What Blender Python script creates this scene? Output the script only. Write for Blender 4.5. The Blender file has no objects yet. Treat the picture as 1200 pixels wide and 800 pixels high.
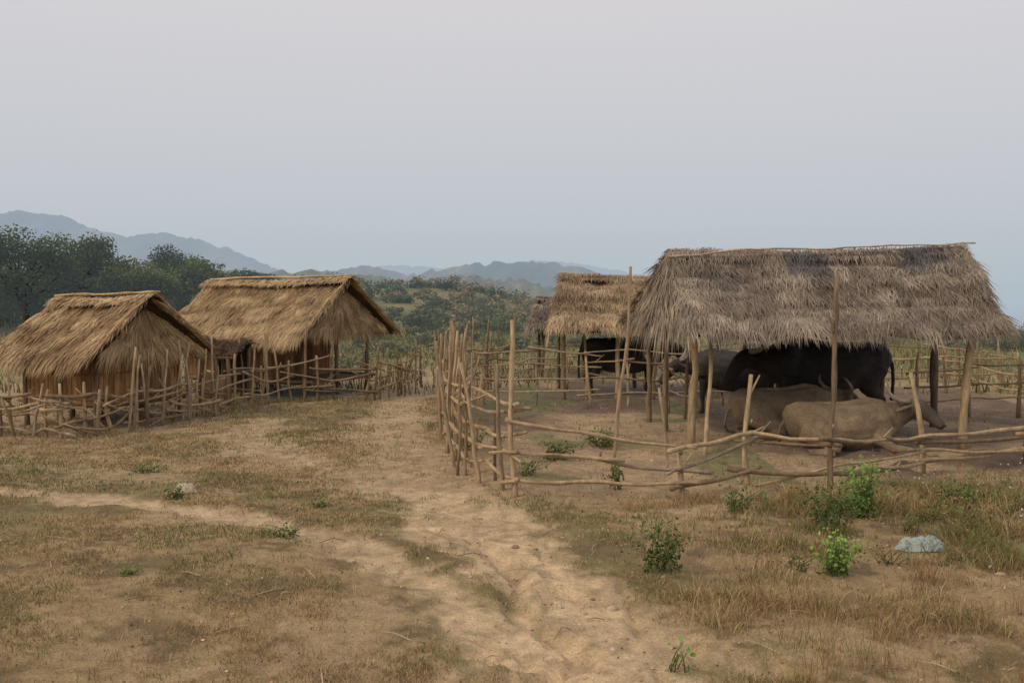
import bpy, math, random, bmesh
import numpy as np
from mathutils import Vector
random.seed(7)
R = np.random.RandomState(11)
scene = bpy.context.scene
scene.view_settings.view_transform = 'Standard'
scene.view_settings.look = 'None'
scene.view_settings.exposure = 0

# ------------------------------------------------------------ noise
def _h(ix, iy, s):
    n = (ix.astype(np.int64)*374761393 + iy.astype(np.int64)*668265263 + s*1274126177) & 0x7fffffff
    n = ((n ^ (n >> 13))*1103515245) & 0x7fffffff
    n = (n ^ (n >> 16)) & 0x7fffffff
    return (n % 100003)/100003.0
def vn(x, y, s=0):
    x = np.asarray(x, float); y = np.asarray(y, float)
    ix = np.floor(x); iy = np.floor(y)
    fx = x-ix; fy = y-iy
    fx = fx*fx*(3-2*fx); fy = fy*fy*(3-2*fy)
    a = _h(ix, iy, s); b = _h(ix+1, iy, s); c = _h(ix, iy+1, s); d = _h(ix+1, iy+1, s)
    return (a*(1-fx)+b*fx)*(1-fy)+(c*(1-fx)+d*fx)*fy
def fbm(x, y, s=0, o=4):
    r = 0; a = .5; t = 0
    x = np.asarray(x, float); y = np.asarray(y, float)
    for i in range(o):
        r = r+a*vn(x, y, s+i*17); t += a; a *= .5
        x, y = x*1.63-y*1.2+5.2, x*1.2+y*1.63+1.7
    return r/t
def ss(a, b, x):
    t = np.clip((x-a)/(b-a), 0, 1); return t*t*(3-2*t)

# ------------------------------------------------------------ layout (metres; camera stands at the origin)
MAIN = [(1.3,3.0,.85),(.95,4.6,.78),(.72,5.6,.70),(.38,7.2,.54),(-.08,8.7,.48),(-.5,10.1,.52),(-1.15,11.9,.68),(-1.75,14.7,.56),(-2.25,17.7,.45),(-2.3,22.3,.5),(-1.9,30,.45)]
SIDE = [(.1,6.2,.36),(-.62,7.5,.27),(-1.45,8.6,.22),(-2.4,9.5,.21),(-4.0,10.4,.19),(-5.7,11.1,.19),(-9,12.4,.18),(-16,15,.3)]
SPUR = [(-1.0,11.9,.55),(-2.3,12.6,.5),(-3.8,14.5,.45),(-4.2,17.0,.35)]
def pdist(x, y, line):
    best = np.full(np.shape(x), 1e9)
    raw = np.full(np.shape(x), 1e9)
    for (x0,y0,w0),(x1,y1,w1) in zip(line[:-1], line[1:]):
        dx, dy = x1-x0, y1-y0
        t = np.clip(((x-x0)*dx+(y-y0)*dy)/(dx*dx+dy*dy), 0, 1)
        d = np.hypot(x-x0-t*dx, y-y0-t*dy)
        raw = np.minimum(raw, d)
        best = np.minimum(best, d/(w0+(w1-w0)*t))
    return best, raw
PEN = [(0.05,10.7),(1.83,10.75),(3.54,11),(5.1,12.0),(6.5,12.5),(8.5,12.8),(10.5,16),(10.5,24),(3,26),(0,24.4),(-.78,22.7),(-1.1,20.5),(-1.18,17.7),(-.94,14.7),(-.58,12.3)]
def inpoly(x, y, P):
    ins = np.zeros(np.shape(x), bool)
    n = len(P)
    for i in range(n):
        x0,y0 = P[i]; x1,y1 = P[(i+1)%n]
        if y0 == y1: continue
        c = ((y0 > y) != (y1 > y)) & (x < (x1-x0)*(y-y0)/(y1-y0)+x0)
        ins ^= c
    return ins
def masks(x, y):
    wob = (fbm(x/.9, y/.9, 3)-.5)*1.9+(fbm(x/.2, y/.2, 9, 3)-.5)*1.5
    dm, rm = pdist(x, y, MAIN); ds, rs = pdist(x, y, SIDE); dp, rp = pdist(x, y, SPUR)
    m = ss(1.6, .6, dm+wob*.8)*(1-.4*ss(9,15,y))
    m2 = ss(1.5, .6, ds+wob*.8)
    m3 = ss(1.5, .4, dp+wob*1.3)*.55
    path = np.maximum(np.maximum(m, m2*.9), m3)
    P2 = PEN+[PEN[0]]
    _, pe = pdist(x, y, [(a, b, 1.) for a, b in P2])
    sd = np.where(inpoly(x, y, PEN), pe, -pe)
    pen = ss(-.35, .35, sd+wob*.45)
    return path, pen, rm, dm
def height(x, y):
    x = np.asarray(x, float); y = np.asarray(y, float)
    path, pen, rm, dm = masks(x, y)
    r = np.hypot(x, y)
    near = ss(60, 25, r)
    h = near*((fbm(x/4, y/4, 21, 3)-.5)*.22*(1-.6*pen)+(fbm(x/.7, y/.7, 22, 3)-.5)*.06+(fbm(x/.16, y/.16, 23, 3)-.5)*.028)
    h = h-path*.03*near
    rid = np.abs(fbm(x/.55+4, y/1.1, 77, 4)-.5)
    h = h-path*near*.045*ss(.06, .0, rid)*ss(12, 8, y)           # small erosion runnels
    g = np.abs(x-np.interp(y, [3,5.6,6.5,7.4,8.5,10,12], [.55,.22,.35,.12,-.2,-.45,-.9])-(fbm(y/.6, y*0+3, 5, 4)-.5)*.7)
    h = h-near*.09*ss(.17, .02, g+.08*(fbm(x/.15,y/.15,6,2)-.5))*ss(9.5, 7.5, y)*ss(3, 5, y)
    h = h+pen*near*(fbm(x/.35, y/.35, 31, 3)-.5)*.08*ss(12, 13.5, y)
    dung = ss(.5, .62, fbm(x/.8, y/.5, 34, 4))*ss(4.2, 5.2, x)*ss(12.1, 12.6, y)*ss(14.2, 13.2, y)
    h = h+dung*.10*pen
    h = h-ss(46, 130, r)*16-ss(130, 700, r)*12
    def mound(cx, cy, a, sx, sy): return a*np.exp(-((x-cx)/sx)**2-((y-cy)/sy)**2)
    h = h+mound(-27, 58, 2.5, 13, 14)+mound(-8, 76, 5.6, 12, 16)+mound(-45, 75, 7, 25, 20)+mound(5, 80, 2.2, 10, 14)+mound(36,70,2.5,20,14)
    h = h+ss(30, 70, r)*(fbm(x/9, y/9, 41)-.5)*1.4*ss(400, 80, r)
    return h
def hz(x, y): return float(height(np.array([x]), np.array([y]))[0])

# ------------------------------------------------------------ mesh helpers
class MB:
    def __init__(s): s.v = []; s.f = []; s.c = []; s.n = 0
    def add(s, v, f, c):
        v = np.asarray(v, float); c = np.asarray(c, float)
        if c.ndim == 1: c = np.tile(c, (len(v), 1))
        s.v.append(v); s.c.append(c)
        if isinstance(f, np.ndarray): s.f.extend((f+s.n).tolist())
        else: s.f.extend([[i+s.n for i in q] for q in f])
        s.n += len(v)
    def build(s, name, mat, smooth=False, parent=None):
        me = bpy.data.meshes.new(name)
        V = np.concatenate(s.v)
        me.from_pydata(V.tolist(), [], s.f)
        C = np.concatenate(s.c); C = np.hstack([C, np.ones((len(C), 1))])
        a = me.color_attributes.new('Col', 'FLOAT_COLOR', 'POINT')
        a.data.foreach_set('color', C.astype(np.float32).ravel())
        me.materials.append(mat)
        if smooth: me.polygons.foreach_set('use_smooth', [True]*len(me.polygons))
        me.update()
        o = bpy.data.objects.new(name, me); scene.collection.objects.link(o)
        if parent: o.parent = parent
        return o
def empty(name):
    o = bpy.data.objects.new(name, None); o.empty_display_size = .3
    scene.collection.objects.link(o); return o
def nrm(v):
    v = np.asarray(v, float); return v/(np.linalg.norm(v)+1e-9)
def tube(mb, pts, rad, col, n=7, rough=.0):
    pts = np.asarray(pts, float); k = len(pts)
    rad = np.broadcast_to(rad, (k,)).astype(float)
    vs = []
    ref = np.array([.31, .17, .93])
    T = nrm(pts[-1]-pts[0])
    if abs(T@nrm(ref)) > .85: ref = np.array([.9, .35, .1])
    cols = []
    for i in range(k):
        t = nrm(pts[min(i+1, k-1)]-pts[max(i-1, 0)])
        a = nrm(np.cross(t, ref)); b = np.cross(t, a)
        for j in range(n):
            th = 2*math.pi*j/n
            r = rad[i]*(1+rough*random.uniform(-1, 1))
            vs.append(pts[i]+r*(math.cos(th)*a+math.sin(th)*b))
            cols.append(np.array(col)*random.uniform(.72, 1.22))
    fs = []
    for i in range(k-1):
        for j in range(n):
            fs.append([i*n+j, i*n+(j+1)%n, (i+1)*n+(j+1)%n, (i+1)*n+j])
    fs.append(list(range(n))[::-1]); fs.append([(k-1)*n+j for j in range(n)])
    mb.add(vs, fs, np.array(cols))
WOOD = [(.36,.245,.135),(.30,.205,.12),(.43,.31,.185),(.22,.15,.09),(.33,.25,.17)]
def pole(mb, a, b, r0=.03, r1=.018, bend=.04, col=None, twig=.3):
    a = np.array(a, float); b = np.array(b, float)
    L = np.linalg.norm(b-a); k = max(4, int(L/.22)+1)
    col = col or random.choice(WOOD)
    t = np.linspace(0, 1, k)
    pts = a+(b-a)*t[:, None]
    d = np.cumsum(np.array([[random.gauss(0, 1) for _ in range(3)] for _ in range(k)]), axis=0)*bend*.28
    d = d-d[0]-(d[-1]-d[0])*t[:, None]
    ph = random.uniform(0, 6); w = np.sin(t*math.pi)*bend*random.uniform(-1, 1)*1.6
    pts = pts+d+w[:, None]*np.array([math.cos(ph), math.sin(ph), .3])
    rad = r0+(r1-r0)*t
    rad = rad*(1+np.array([random.uniform(-.12, .18) for _ in range(k)]))
    tube(mb, pts, rad, col, 7, .06)
    if random.random() < twig:
        i = random.randint(k//2, k-2)
        q = pts[i]; dr = nrm(nrm(b-a)+np.array([random.uniform(-.9, .9), random.uniform(-.9, .9), .2]))
        tube(mb, [q, q+dr*.07, q+dr*random.uniform(.1, .28)], [rad[i]*.7, rad[i]*.55, rad[i]*.35], col, 5)
def rail(mb, pts, r=.02, jit=.03, col=None):
    pts = [np.array(p, float) for p in pts]
    i = 0
    while i < len(pts)-1:
        n = random.choice([1, 2, 2, 3]); j = min(len(pts)-1, i+n)
        seg = [p+np.array([random.gauss(0, .008), random.gauss(0, .012), random.gauss(0, jit)]) for p in pts[i:j+1]]
        d0 = nrm(seg[0]-seg[1]); d1 = nrm(seg[-1]-seg[-2])
        seg = [seg[0]+d0*random.uniform(.08, .3)]+seg+[seg[-1]+d1*random.uniform(.08, .35)]
        fine = []
        for a, b in zip(seg[:-1], seg[1:]):
            m = max(2, int(np.linalg.norm(b-a)/.2))
            for q in range(m): fine.append(a+(b-a)*q/m+np.array([0, random.gauss(0, .012), random.gauss(0, .013)])+np.array([0,0,-.03*math.sin(math.pi*q/m)*min(1,np.linalg.norm(b-a))]))
        fine.append(seg[-1])
        fine = np.array(fine); sm = fine.copy(); sm[1:-1] = (fine[:-2]+2*fine[1:-1]+fine[2:])/4
        k = len(sm); r0 = r*random.uniform(.95, 1.4); r1 = r0*random.uniform(.5, .8)
        rr = np.linspace(r0, r1, k)
        if random.random() < .5: rr = rr[::-1]
        rr = rr*(1+np.array([random.uniform(-.12, .18) for _ in range(k)]))
        cc = col or random.choice(WOOD)
        tube(mb, sm, rr, cc, 7, .07)
        if random.random() < .5 and k > 4:
            q = random.randint(1, k-2); dr = nrm(nrm(sm[q+1]-sm[q-1])+np.array([0, random.uniform(-.5,.5), random.uniform(-.9,.9)]))
            tube(mb, [sm[q], sm[q]+dr*.08, sm[q]+dr*random.uniform(.12,.3)], [rr[q]*.6, rr[q]*.5, rr[q]*.3], cc, 5)
        i = j

# ------------------------------------------------------------ materials
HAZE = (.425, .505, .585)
def mat(name, nscale=20, namt=.25, rough=.9, bump=0, bscale=60, haze=None, trans=0, stretch=None, spec=.2, bump2=0, fine=None, det=4):
    m = bpy.data.materials.new(name); m.use_nodes = True
    nt = m.node_tree; N = nt.nodes; L = nt.links
    b = N['Principled BSDF']; b.inputs['Roughness'].default_value = rough
    b.inputs['Specular IOR Level'].default_value = spec
    out = N['Material Output']
    at = N.new('ShaderNodeAttribute'); at.attribute_name = 'Col'
    geo = N.new('ShaderNodeNewGeometry')
    tc = N.new('ShaderNodeTexCoord')
    src = tc.outputs['Object']
    if stretch:
        mp = N.new('ShaderNodeMapping'); mp.inputs['Scale'].default_value = stretch
        L.new(src, mp.inputs['Vector']); src = mp.outputs[0]
    col = at.outputs['Color']
    for sc_, am_ in ([(nscale, namt)] + ([fine] if fine else [])):
        if not am_: continue
        no = N.new('ShaderNodeTexNoise'); no.inputs['Scale'].default_value = sc_; no.inputs['Detail'].default_value = det
        no.inputs['Roughness'].default_value = .7
        L.new(src, no.inputs['Vector'])
        mr = N.new('ShaderNodeMapRange'); mr.inputs['From Min'].default_value = .32; mr.inputs['From Max'].default_value = .68
        mr.inputs['To Min'].default_value = 1-am_; mr.inputs['To Max'].default_value = 1+am_
        L.new(no.outputs['Fac'], mr.inputs['Value'])
        mx = N.new('ShaderNodeVectorMath'); mx.operation = 'SCALE'
        L.new(col, mx.inputs[0]); L.new(mr.outputs[0], mx.inputs['Scale']); col = mx.outputs[0]
    L.new(col, b.inputs['Base Color'])
    if bump:
        n2 = N.new('ShaderNodeTexNoise'); n2.inputs['Scale'].default_value = bscale; n2.inputs['Detail'].default_value = 6
        n2.inputs['Roughness'].default_value = .7
        L.new(src, n2.inputs['Vector'])
        bp = N.new('ShaderNodeBump'); bp.inputs['Strength'].default_value = bump; bp.inputs['Distance'].default_value = bump2 or .02
        L.new(n2.outputs['Fac'], bp.inputs['Height']); L.new(bp.outputs[0], b.inputs['Normal'])
    last = b.outputs[0]
    if trans:
        tr = N.new('ShaderNodeBsdfTranslucent'); L.new(col, tr.inputs['Color'])
        ms = N.new('ShaderNodeMixShader'); ms.inputs[0].default_value = trans
        L.new(last, ms.inputs[1]); L.new(tr.outputs[0], ms.inputs[2]); last = ms.outputs[0]
    if haze:   # painted aerial haze: glow mixed into the surface by distance from the camera's origin
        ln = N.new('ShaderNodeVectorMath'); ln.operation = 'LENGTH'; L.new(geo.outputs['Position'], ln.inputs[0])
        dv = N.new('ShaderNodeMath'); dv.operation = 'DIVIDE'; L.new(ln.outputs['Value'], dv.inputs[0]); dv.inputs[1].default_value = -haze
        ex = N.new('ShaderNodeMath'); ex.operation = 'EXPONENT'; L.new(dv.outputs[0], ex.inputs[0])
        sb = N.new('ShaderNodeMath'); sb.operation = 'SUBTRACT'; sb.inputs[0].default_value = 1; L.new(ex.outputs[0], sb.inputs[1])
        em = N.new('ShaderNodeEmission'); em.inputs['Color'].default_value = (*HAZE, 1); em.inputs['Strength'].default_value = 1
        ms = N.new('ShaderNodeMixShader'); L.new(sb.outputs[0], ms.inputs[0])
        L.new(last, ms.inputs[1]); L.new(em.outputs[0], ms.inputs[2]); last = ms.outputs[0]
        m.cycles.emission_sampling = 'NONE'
    L.new(last, out.inputs['Surface'])
    return m
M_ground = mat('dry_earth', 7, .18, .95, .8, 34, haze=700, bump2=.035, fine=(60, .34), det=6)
M_grass = mat('grass_blades', 3, 0, .9)
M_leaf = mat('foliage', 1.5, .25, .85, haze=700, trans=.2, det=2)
M_wood = mat('weathered_pole', 14, .3, .85, .5, 50, stretch=(1, 1, .35))
M_thatch = mat('thatch_straw', 2.0, .28, .9, det=4)
M_plank = mat('bamboo_plank', 10, .35, .85, .3, 60, stretch=(1, 1, .3))
M_hide = mat('buffalo_hide', 5, .25, .7, .8, 20, spec=.3, bump2=.03, fine=(40, .18))
M_horn = mat('horn', 12, .2, .55, .3, 60)
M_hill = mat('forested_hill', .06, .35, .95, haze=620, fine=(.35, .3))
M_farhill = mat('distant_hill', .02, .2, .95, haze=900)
M_stone = mat('stone', 10, .25, .9, .5, 40)
M_plastic = mat('plastic_film', 5, .1, .4, .2, 30, trans=.3)

# ------------------------------------------------------------ ground
ang = np.concatenate([np.radians(np.arange(-48, 48, .2)), np.radians(np.arange(48, 312, 4.))])
rad = list(np.arange(.6, 4.3, .15))+list(np.arange(4.3, 15, .042))
r = rad[-1]
while r < 30: r += .045*(r/15)**1.6; rad.append(r)
while r < 9000: r *= 1.03; rad.append(r)
rad = np.array(rad)
RR, AA = np.meshgrid(rad, ang, indexing='ij')
gx = (RR*np.sin(AA)).ravel(); gy = (RR*np.cos(AA)).ravel()
gz = height(gx, gy)
def gcol(x, y):
    path, pen, rm, dm = masks(x, y)
    n1 = fbm(x/2.2, y/2.2, 51); n2 = fbm(x/.35, y/.35, 52); n3 = fbm(x/.09, y/.09, 53, 3)
    dry = np.array([.36, .25, .125]); ol = np.array([.235, .19, .078]); dk = np.array([.19, .128, .064])
    f = ss(.42, .58, n1+.35*(n2-.5))[:, None]
    c = dry*(1-f)+ol*f
    f = ss(.48, .64, n2)[:, None]*.75
    c = c*(1-f)+dk*f
    bare = ss(.52, .62, fbm(x/1.1, y/1.1, 54)+.35*(n3-.5))[:, None]*.6
    c = c*(1-bare)+np.array([.46, .325, .185])*bare
    pc = np.array([.60, .43, .255])*(.6+.65*n2[:, None]+.4*(n1[:, None]-.5))
    p = path[:, None]*(.75+.25*ss(.35,.55,n3))[:, None]
    c = c*(1-p)+pc*p
    back = ss(12.8, 14.2, y)
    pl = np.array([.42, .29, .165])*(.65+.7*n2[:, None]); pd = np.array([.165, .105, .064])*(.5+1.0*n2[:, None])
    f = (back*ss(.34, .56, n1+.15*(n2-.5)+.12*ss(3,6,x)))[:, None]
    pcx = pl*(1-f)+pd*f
    gp = ss(.48, .60, fbm(x/1.6+3, y/1.6, 61))[:, None]*.75*(y > 11.5)[:, None]*(x < 3.4)[:, None]
    pcx = pcx*(1-gp)+np.array([.15, .16, .055])*gp
    dung = ss(.46, .58, fbm(x/.8, y/.5, 34, 4))*ss(3.8, 5.0, x)*ss(11.8, 12.4, y)*ss(14.4, 13.2, y)
    pcx = pcx*(1-dung[:, None])+np.array([.11,.07,.045])*dung[:, None]
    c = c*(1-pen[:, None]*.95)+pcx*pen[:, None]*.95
    far = ss(22, 40, np.hypot(x, y))[:, None]
    fc = np.array([.22, .185, .085])*(1-ss(.4,.6,n1)[:, None])+np.array([.12, .135, .05])*ss(.4,.6,n1)[:, None]
    c = c*(1-far)+fc*(.7+.6*n2[:, None])*far
    return c*(.78+.44*n3[:, None])
mb = MB()
na = len(ang); nr = len(rad)
ii, jj = np.meshgrid(np.arange(nr-1), np.arange(na), indexing='ij')
j2 = (jj+1) % na
F = np.stack([ii*na+jj, ii*na+j2, (ii+1)*na+j2, (ii+1)*na+jj], -1).reshape(-1, 4)[:, ::-1]
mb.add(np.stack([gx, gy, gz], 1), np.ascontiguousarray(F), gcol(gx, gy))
mb.f.append(list(range(na)))
mb.build('ground', M_ground, True)

# ------------------------------------------------------------ grass (one object)
def blades(mb, x, y, h, w, lean, col):
    n = len(x); z = height(x, y)-.004
    th = R.uniform(0, 2*np.pi, n); la = R.uniform(0, 2*np.pi, n)
    ln = lean*R.uniform(.2, 1.2, n)*h
    dx = np.cos(th)*w/2; dy = np.sin(th)*w/2
    p0 = np.stack([x-dx, y-dy, z], 1); p1 = np.stack([x+dx, y+dy, z], 1)
    mx_ = np.stack([x+np.cos(la)*ln*.35, y+np.sin(la)*ln*.35, z+h*.6], 1)
    off = np.stack([dx, dy, dx*0], 1)*.7
    tp = np.stack([x+np.cos(la)*ln, y+np.sin(la)*ln, z+h*R.uniform(.75, 1, n)], 1)
    V = np.stack([p0, p1, mx_+off, mx_-off, tp], 1).reshape(-1, 3)
    b = np.arange(n)*5
    mb.v.append(V); C = np.repeat(col, 5, axis=0)
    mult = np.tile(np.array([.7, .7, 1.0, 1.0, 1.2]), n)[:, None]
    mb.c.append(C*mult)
    q = np.stack([b, b+1, b+2, b+3], 1)+mb.n; t = np.stack([b+3, b+2, b+4], 1)+mb.n
    mb.f.extend(q.tolist()); mb.f.extend(t.tolist()); mb.n += len(V)
mb = MB()
n = 360000
rr = 4.4+(R.rand(n)**1.8)*17; aa = np.radians(R.uniform(-31, 31, n))
x = rr*np.sin(aa); y = rr*np.cos(aa)
path, pen, rm, dm = masks(x, y)
patch = fbm(x/.5, y/.5, 71)+.5*(fbm(x/2, y/2, 72)-.5)
prob = np.clip((patch-.35)*5, .07, 1)*(1-np.clip(path*1.15, 0, .985))*(1-pen*.93)
k = R.rand(n) < prob
x, y, rr, patch = x[k], y[k], rr[k], patch[k]
right = ss(.9, 2.0, x)*ss(11.8, 10.3, y)
h = (R.uniform(.012, .048, len(x))+right*R.uniform(0, .15, len(x))*ss(.42, .56, patch))*(1+rr/40)
w = np.maximum(.004, rr*.00065)*R.uniform(.7, 1.3, len(x))
pal = np.array([[.42,.29,.14],[.31,.21,.10],[.24,.205,.08],[.155,.18,.055],[.50,.37,.20],[.29,.16,.075]])
gn = fbm(x/1.3, y/1.3, 73)
u = R.rand(len(x))+1.0*(gn-.5)*2
idx = np.where(u < .20, 0, np.where(u < .40, 4, np.where(u < .60, 1, np.where(u < .70, 5, np.where(u < .90, 2, 3)))))
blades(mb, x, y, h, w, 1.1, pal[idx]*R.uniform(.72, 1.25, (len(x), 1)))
nt = 1300
tx = R.uniform(-11, 8, nt); ty = 4.6+R.rand(nt)**1.3*16
tp, tpen, _, _ = masks(tx, ty)
kk = (R.rand(nt) < (1-tp)*(1-tpen*.8))
for a, b in zip(tx[kk], ty[kk]):
    rt = a > 1.2 and b < 11.5
    m = R.randint(14, 44) if rt else R.randint(10, 26)
    s = .09 if rt else .06
    H = R.uniform(.08, .28) if rt else R.uniform(.04, .09)
    c0 = pal[R.choice([0, 1, 2, 3, 4, 5, 5] if rt else [0, 1, 2, 3, 4, 4])]
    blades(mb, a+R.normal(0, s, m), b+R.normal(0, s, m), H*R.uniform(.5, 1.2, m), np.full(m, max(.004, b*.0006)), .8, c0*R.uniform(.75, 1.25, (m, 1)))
n = 30000
x = R.uniform(-26, 26, n); y = R.uniform(22, 50, n)
k = np.abs(x) < y*.58; x, y = x[k], y[k]
_, tpen, _, _ = masks(x, y); k = R.rand(len(x)) > tpen*.8; x, y = x[k], y[k]
c = np.array([[.23,.20,.08],[.15,.17,.06],[.31,.25,.12]])[R.randint(0,3,len(x))]*R.uniform(.7, 1.3, (len(x), 1))
blades(mb, x, y, R.uniform(.1, .42, len(x))*(.3+fbm(x/3, y/3, 75)), R.uniform(.02, .05, len(x)), .6, c)
mb.build('grass', M_grass)

# ------------------------------------------------------------ leaves
def leaves(mb, P, size, col, droop=0.):
    n = len(P); d1 = R.normal(size=(n, 3)); d1[:, 2] = d1[:, 2]*.7-droop; d1 /= np.linalg.norm(d1, axis=1)[:, None]
    d2 = np.cross(d1, R.normal(size=(n, 3))); d2 /= np.linalg.norm(d2, axis=1)[:, None]
    s = np.asarray(size)*np.ones(n); s = s[:, None]*R.uniform(.6, 1.3, (n, 1))
    V = np.stack([P-d1*s*.5, P+d2*s*.32, P+d1*s*.5, P-d2*s*.32], 1).reshape(-1, 3)
    b = np.arange(n)*4+mb.n
    mb.v.append(V); mb.c.append(np.repeat(col, 4, axis=0)); mb.f.extend(np.stack([b, b+1, b+2, b+3], 1).tolist()); mb.n += len(V)
def clump(mb, c, r, n, size, col, flat=.75):
    d = R.normal(size=(n, 3)); d /= np.linalg.norm(d, axis=1)[:, None]
    q = R.rand(n)**.4
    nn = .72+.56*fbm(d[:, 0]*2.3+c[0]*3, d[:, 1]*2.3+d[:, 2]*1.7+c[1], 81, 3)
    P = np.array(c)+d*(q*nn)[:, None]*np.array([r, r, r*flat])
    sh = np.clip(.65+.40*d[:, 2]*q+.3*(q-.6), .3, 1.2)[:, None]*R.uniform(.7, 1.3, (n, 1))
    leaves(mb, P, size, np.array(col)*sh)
GREENS = [(.115,.145,.042),(.085,.115,.036),(.15,.17,.055),(.17,.165,.065),(.095,.11,.038)]
def tree(x, y, top, cr, seed, col):
    random.seed(seed)
    root = empty('broadleaf_tree'); z = hz(x, y)-.1
    tb = MB(); lb = MB(); bark = (.12, .09, .07)
    cz = z+top*.58; base = np.array([x, y, z]); tp = np.array([x, y, cz])
    tube(tb, [base, (base+tp)/2+np.array([.12,0,0]), tp], [top*.04, top*.03, top*.016], bark, 8, .08)
    for i in range(26):
        a = i*2.4; v = random.uniform(-.7, 1); rr_ = math.sqrt(max(0.05, 1-v*v*.8))*cr*random.uniform(.45, .8)
        c = np.array([x+math.cos(a)*rr_, y+math.sin(a)*rr_, cz+v*top*.33])
        s = base+(tp-base)*random.uniform(.45, 1)
        tube(tb, [s, (s+c)/2+np.array([0,0,-.06]), c], [top*.012, top*.008, top*.003], bark, 5)
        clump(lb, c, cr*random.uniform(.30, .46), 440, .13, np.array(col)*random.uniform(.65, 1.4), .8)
    tb.build('trunk', M_wood, True, root); lb.build('crown', M_leaf, False, root)
for a in [(-18.9,38.5,4.5,2.4,1,GREENS[1]),(-23.0,41,4.9,2.3,2,GREENS[4]),(-16.0,42,3.1,1.8,3,GREENS[2]),(-14.2,45,2.9,1.8,4,GREENS[0]),(-11.9,46,2.6,1.6,5,GREENS[1]),(-17.2,51,2.9,2.0,6,GREENS[1]),(-18.3,43,3.8,1.9,8,GREENS[4]),(-9.6,47,2.1,1.4,9,GREENS[0])]:
    tree(*a)
mb = MB()
random.seed(5)
def bush(x, y, r, n, size, col, f=.8):
    z = hz(x, y)
    for q in range(4):
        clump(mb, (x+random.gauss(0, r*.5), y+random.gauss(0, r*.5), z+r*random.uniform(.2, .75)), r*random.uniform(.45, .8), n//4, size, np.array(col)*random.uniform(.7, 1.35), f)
for i in range(135):      # wooded bank on the left
    yy = random.uniform(42, 62); px = random.uniform(-.58, -.20)
    bush(px*yy, yy, random.uniform(.8, 1.8), 520, .19, random.choice(GREENS))
for i in range(230):     # scrub knoll in the middle
    yy = random.uniform(50, 84); px = random.uniform(-.27, .08)
    bush(px*yy, yy, random.uniform(.3, 1.1), 220, .20, random.choice(GREENS+[(.28,.22,.10),(.26,.19,.10),(.30,.24,.12)]))
for i in range(70):     # low scrub along the crest
    yy = random.uniform(38, 52); px = random.uniform(-.15, .62)
    bush(px*yy, yy, random.uniform(.35, .8), 200, .14, random.choice(GREENS+[(.26,.22,.10)]*3))
for i in range(24):
    yy = random.uniform(38, 50); px = random.uniform(.44, .62)
    bush(px*yy, yy, random.uniform(.5, 1.0), 280, .14, random.choice(GREENS+[(.2,.18,.08)]))
for i in range(50):
    yy = random.uniform(27, 42); px = random.uniform(-.28, .0)
    bush(px*yy, yy, random.uniform(.2, .5), 150, .10, random.choice(GREENS+[(.27,.22,.10)]*2))
mb.build('bushes', M_leaf)

# ------------------------------------------------------------ hills
def hill(name, D, prof, depth, base, col, m, seed, rough, step, forest):
    mb = MB(); xs = np.arange(prof[0][0]*D, prof[-1][0]*D, step)
    hh = np.interp(xs, [p[0]*D for p in prof], [p[1] for p in prof])
    hh = hh+(fbm(xs/(D*.05), xs*0+seed, seed, 5)-.5)*rough
    rows = 34; V = []; C = []
    t = np.linspace(-1, 1, rows)
    for tt in t:
        yv = D+tt*depth+(fbm(xs/(D*.09), xs*0+7, seed+3, 3)-.5)*depth*.5
        e = (1-abs(tt)**1.35)
        fold = (fbm(xs/(D*.04), np.full_like(xs, tt*3), seed+5, 4)-.5)*rough*2.2*(1-abs(1-abs(tt)*1.0)**6)*(abs(tt) > .08)
        z = base+(hh-base)*e+fold*(e > .02)
        z = z+forest*(R.rand(len(xs))-.3)*(.4+fbm(xs/(D*.02), np.full_like(xs, tt*9), seed+8, 3))
        V.append(np.stack([xs, yv, z], 1))
        cn = ss(.35, .7, fbm(xs/(D*.03), np.full_like(xs, tt*4), seed+6, 4))
        C.append((np.array(col)*(1-cn[:, None])+np.array([.17,.15,.08])*.8*cn[:, None])*R.uniform(.65, 1.3, (len(xs), 1)))
    nx = len(xs)
    ii, jj = np.meshgrid(np.arange(rows-1), np.arange(nx-1), indexing='ij')
    F = np.stack([ii*nx+jj, ii*nx+jj+1, (ii+1)*nx+jj+1, (ii+1)*nx+jj], -1).reshape(-1, 4)
    mb.add(np.concatenate(V), F, np.concatenate(C))
    mb.build(name, m, True)
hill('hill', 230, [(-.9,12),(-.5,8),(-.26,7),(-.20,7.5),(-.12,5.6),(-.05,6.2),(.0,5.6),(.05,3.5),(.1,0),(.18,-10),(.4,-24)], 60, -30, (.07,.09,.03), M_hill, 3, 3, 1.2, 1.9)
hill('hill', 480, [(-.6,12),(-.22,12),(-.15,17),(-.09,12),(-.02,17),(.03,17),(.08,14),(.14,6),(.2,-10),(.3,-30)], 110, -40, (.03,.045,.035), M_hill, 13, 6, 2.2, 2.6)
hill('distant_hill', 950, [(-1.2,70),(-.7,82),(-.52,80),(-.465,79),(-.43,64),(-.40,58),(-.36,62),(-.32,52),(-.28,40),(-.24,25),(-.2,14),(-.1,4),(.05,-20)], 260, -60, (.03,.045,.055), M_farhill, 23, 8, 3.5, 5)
hill('distant_hill', 1700, [(-.25,20),(-.12,50),(-.04,46),(.02,62),(.06,56),(.1,46),(.16,22),(.3,-10),(.5,-40)], 400, -70, (.04,.05,.06), M_farhill, 33, 12, 7, 5)

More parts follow.
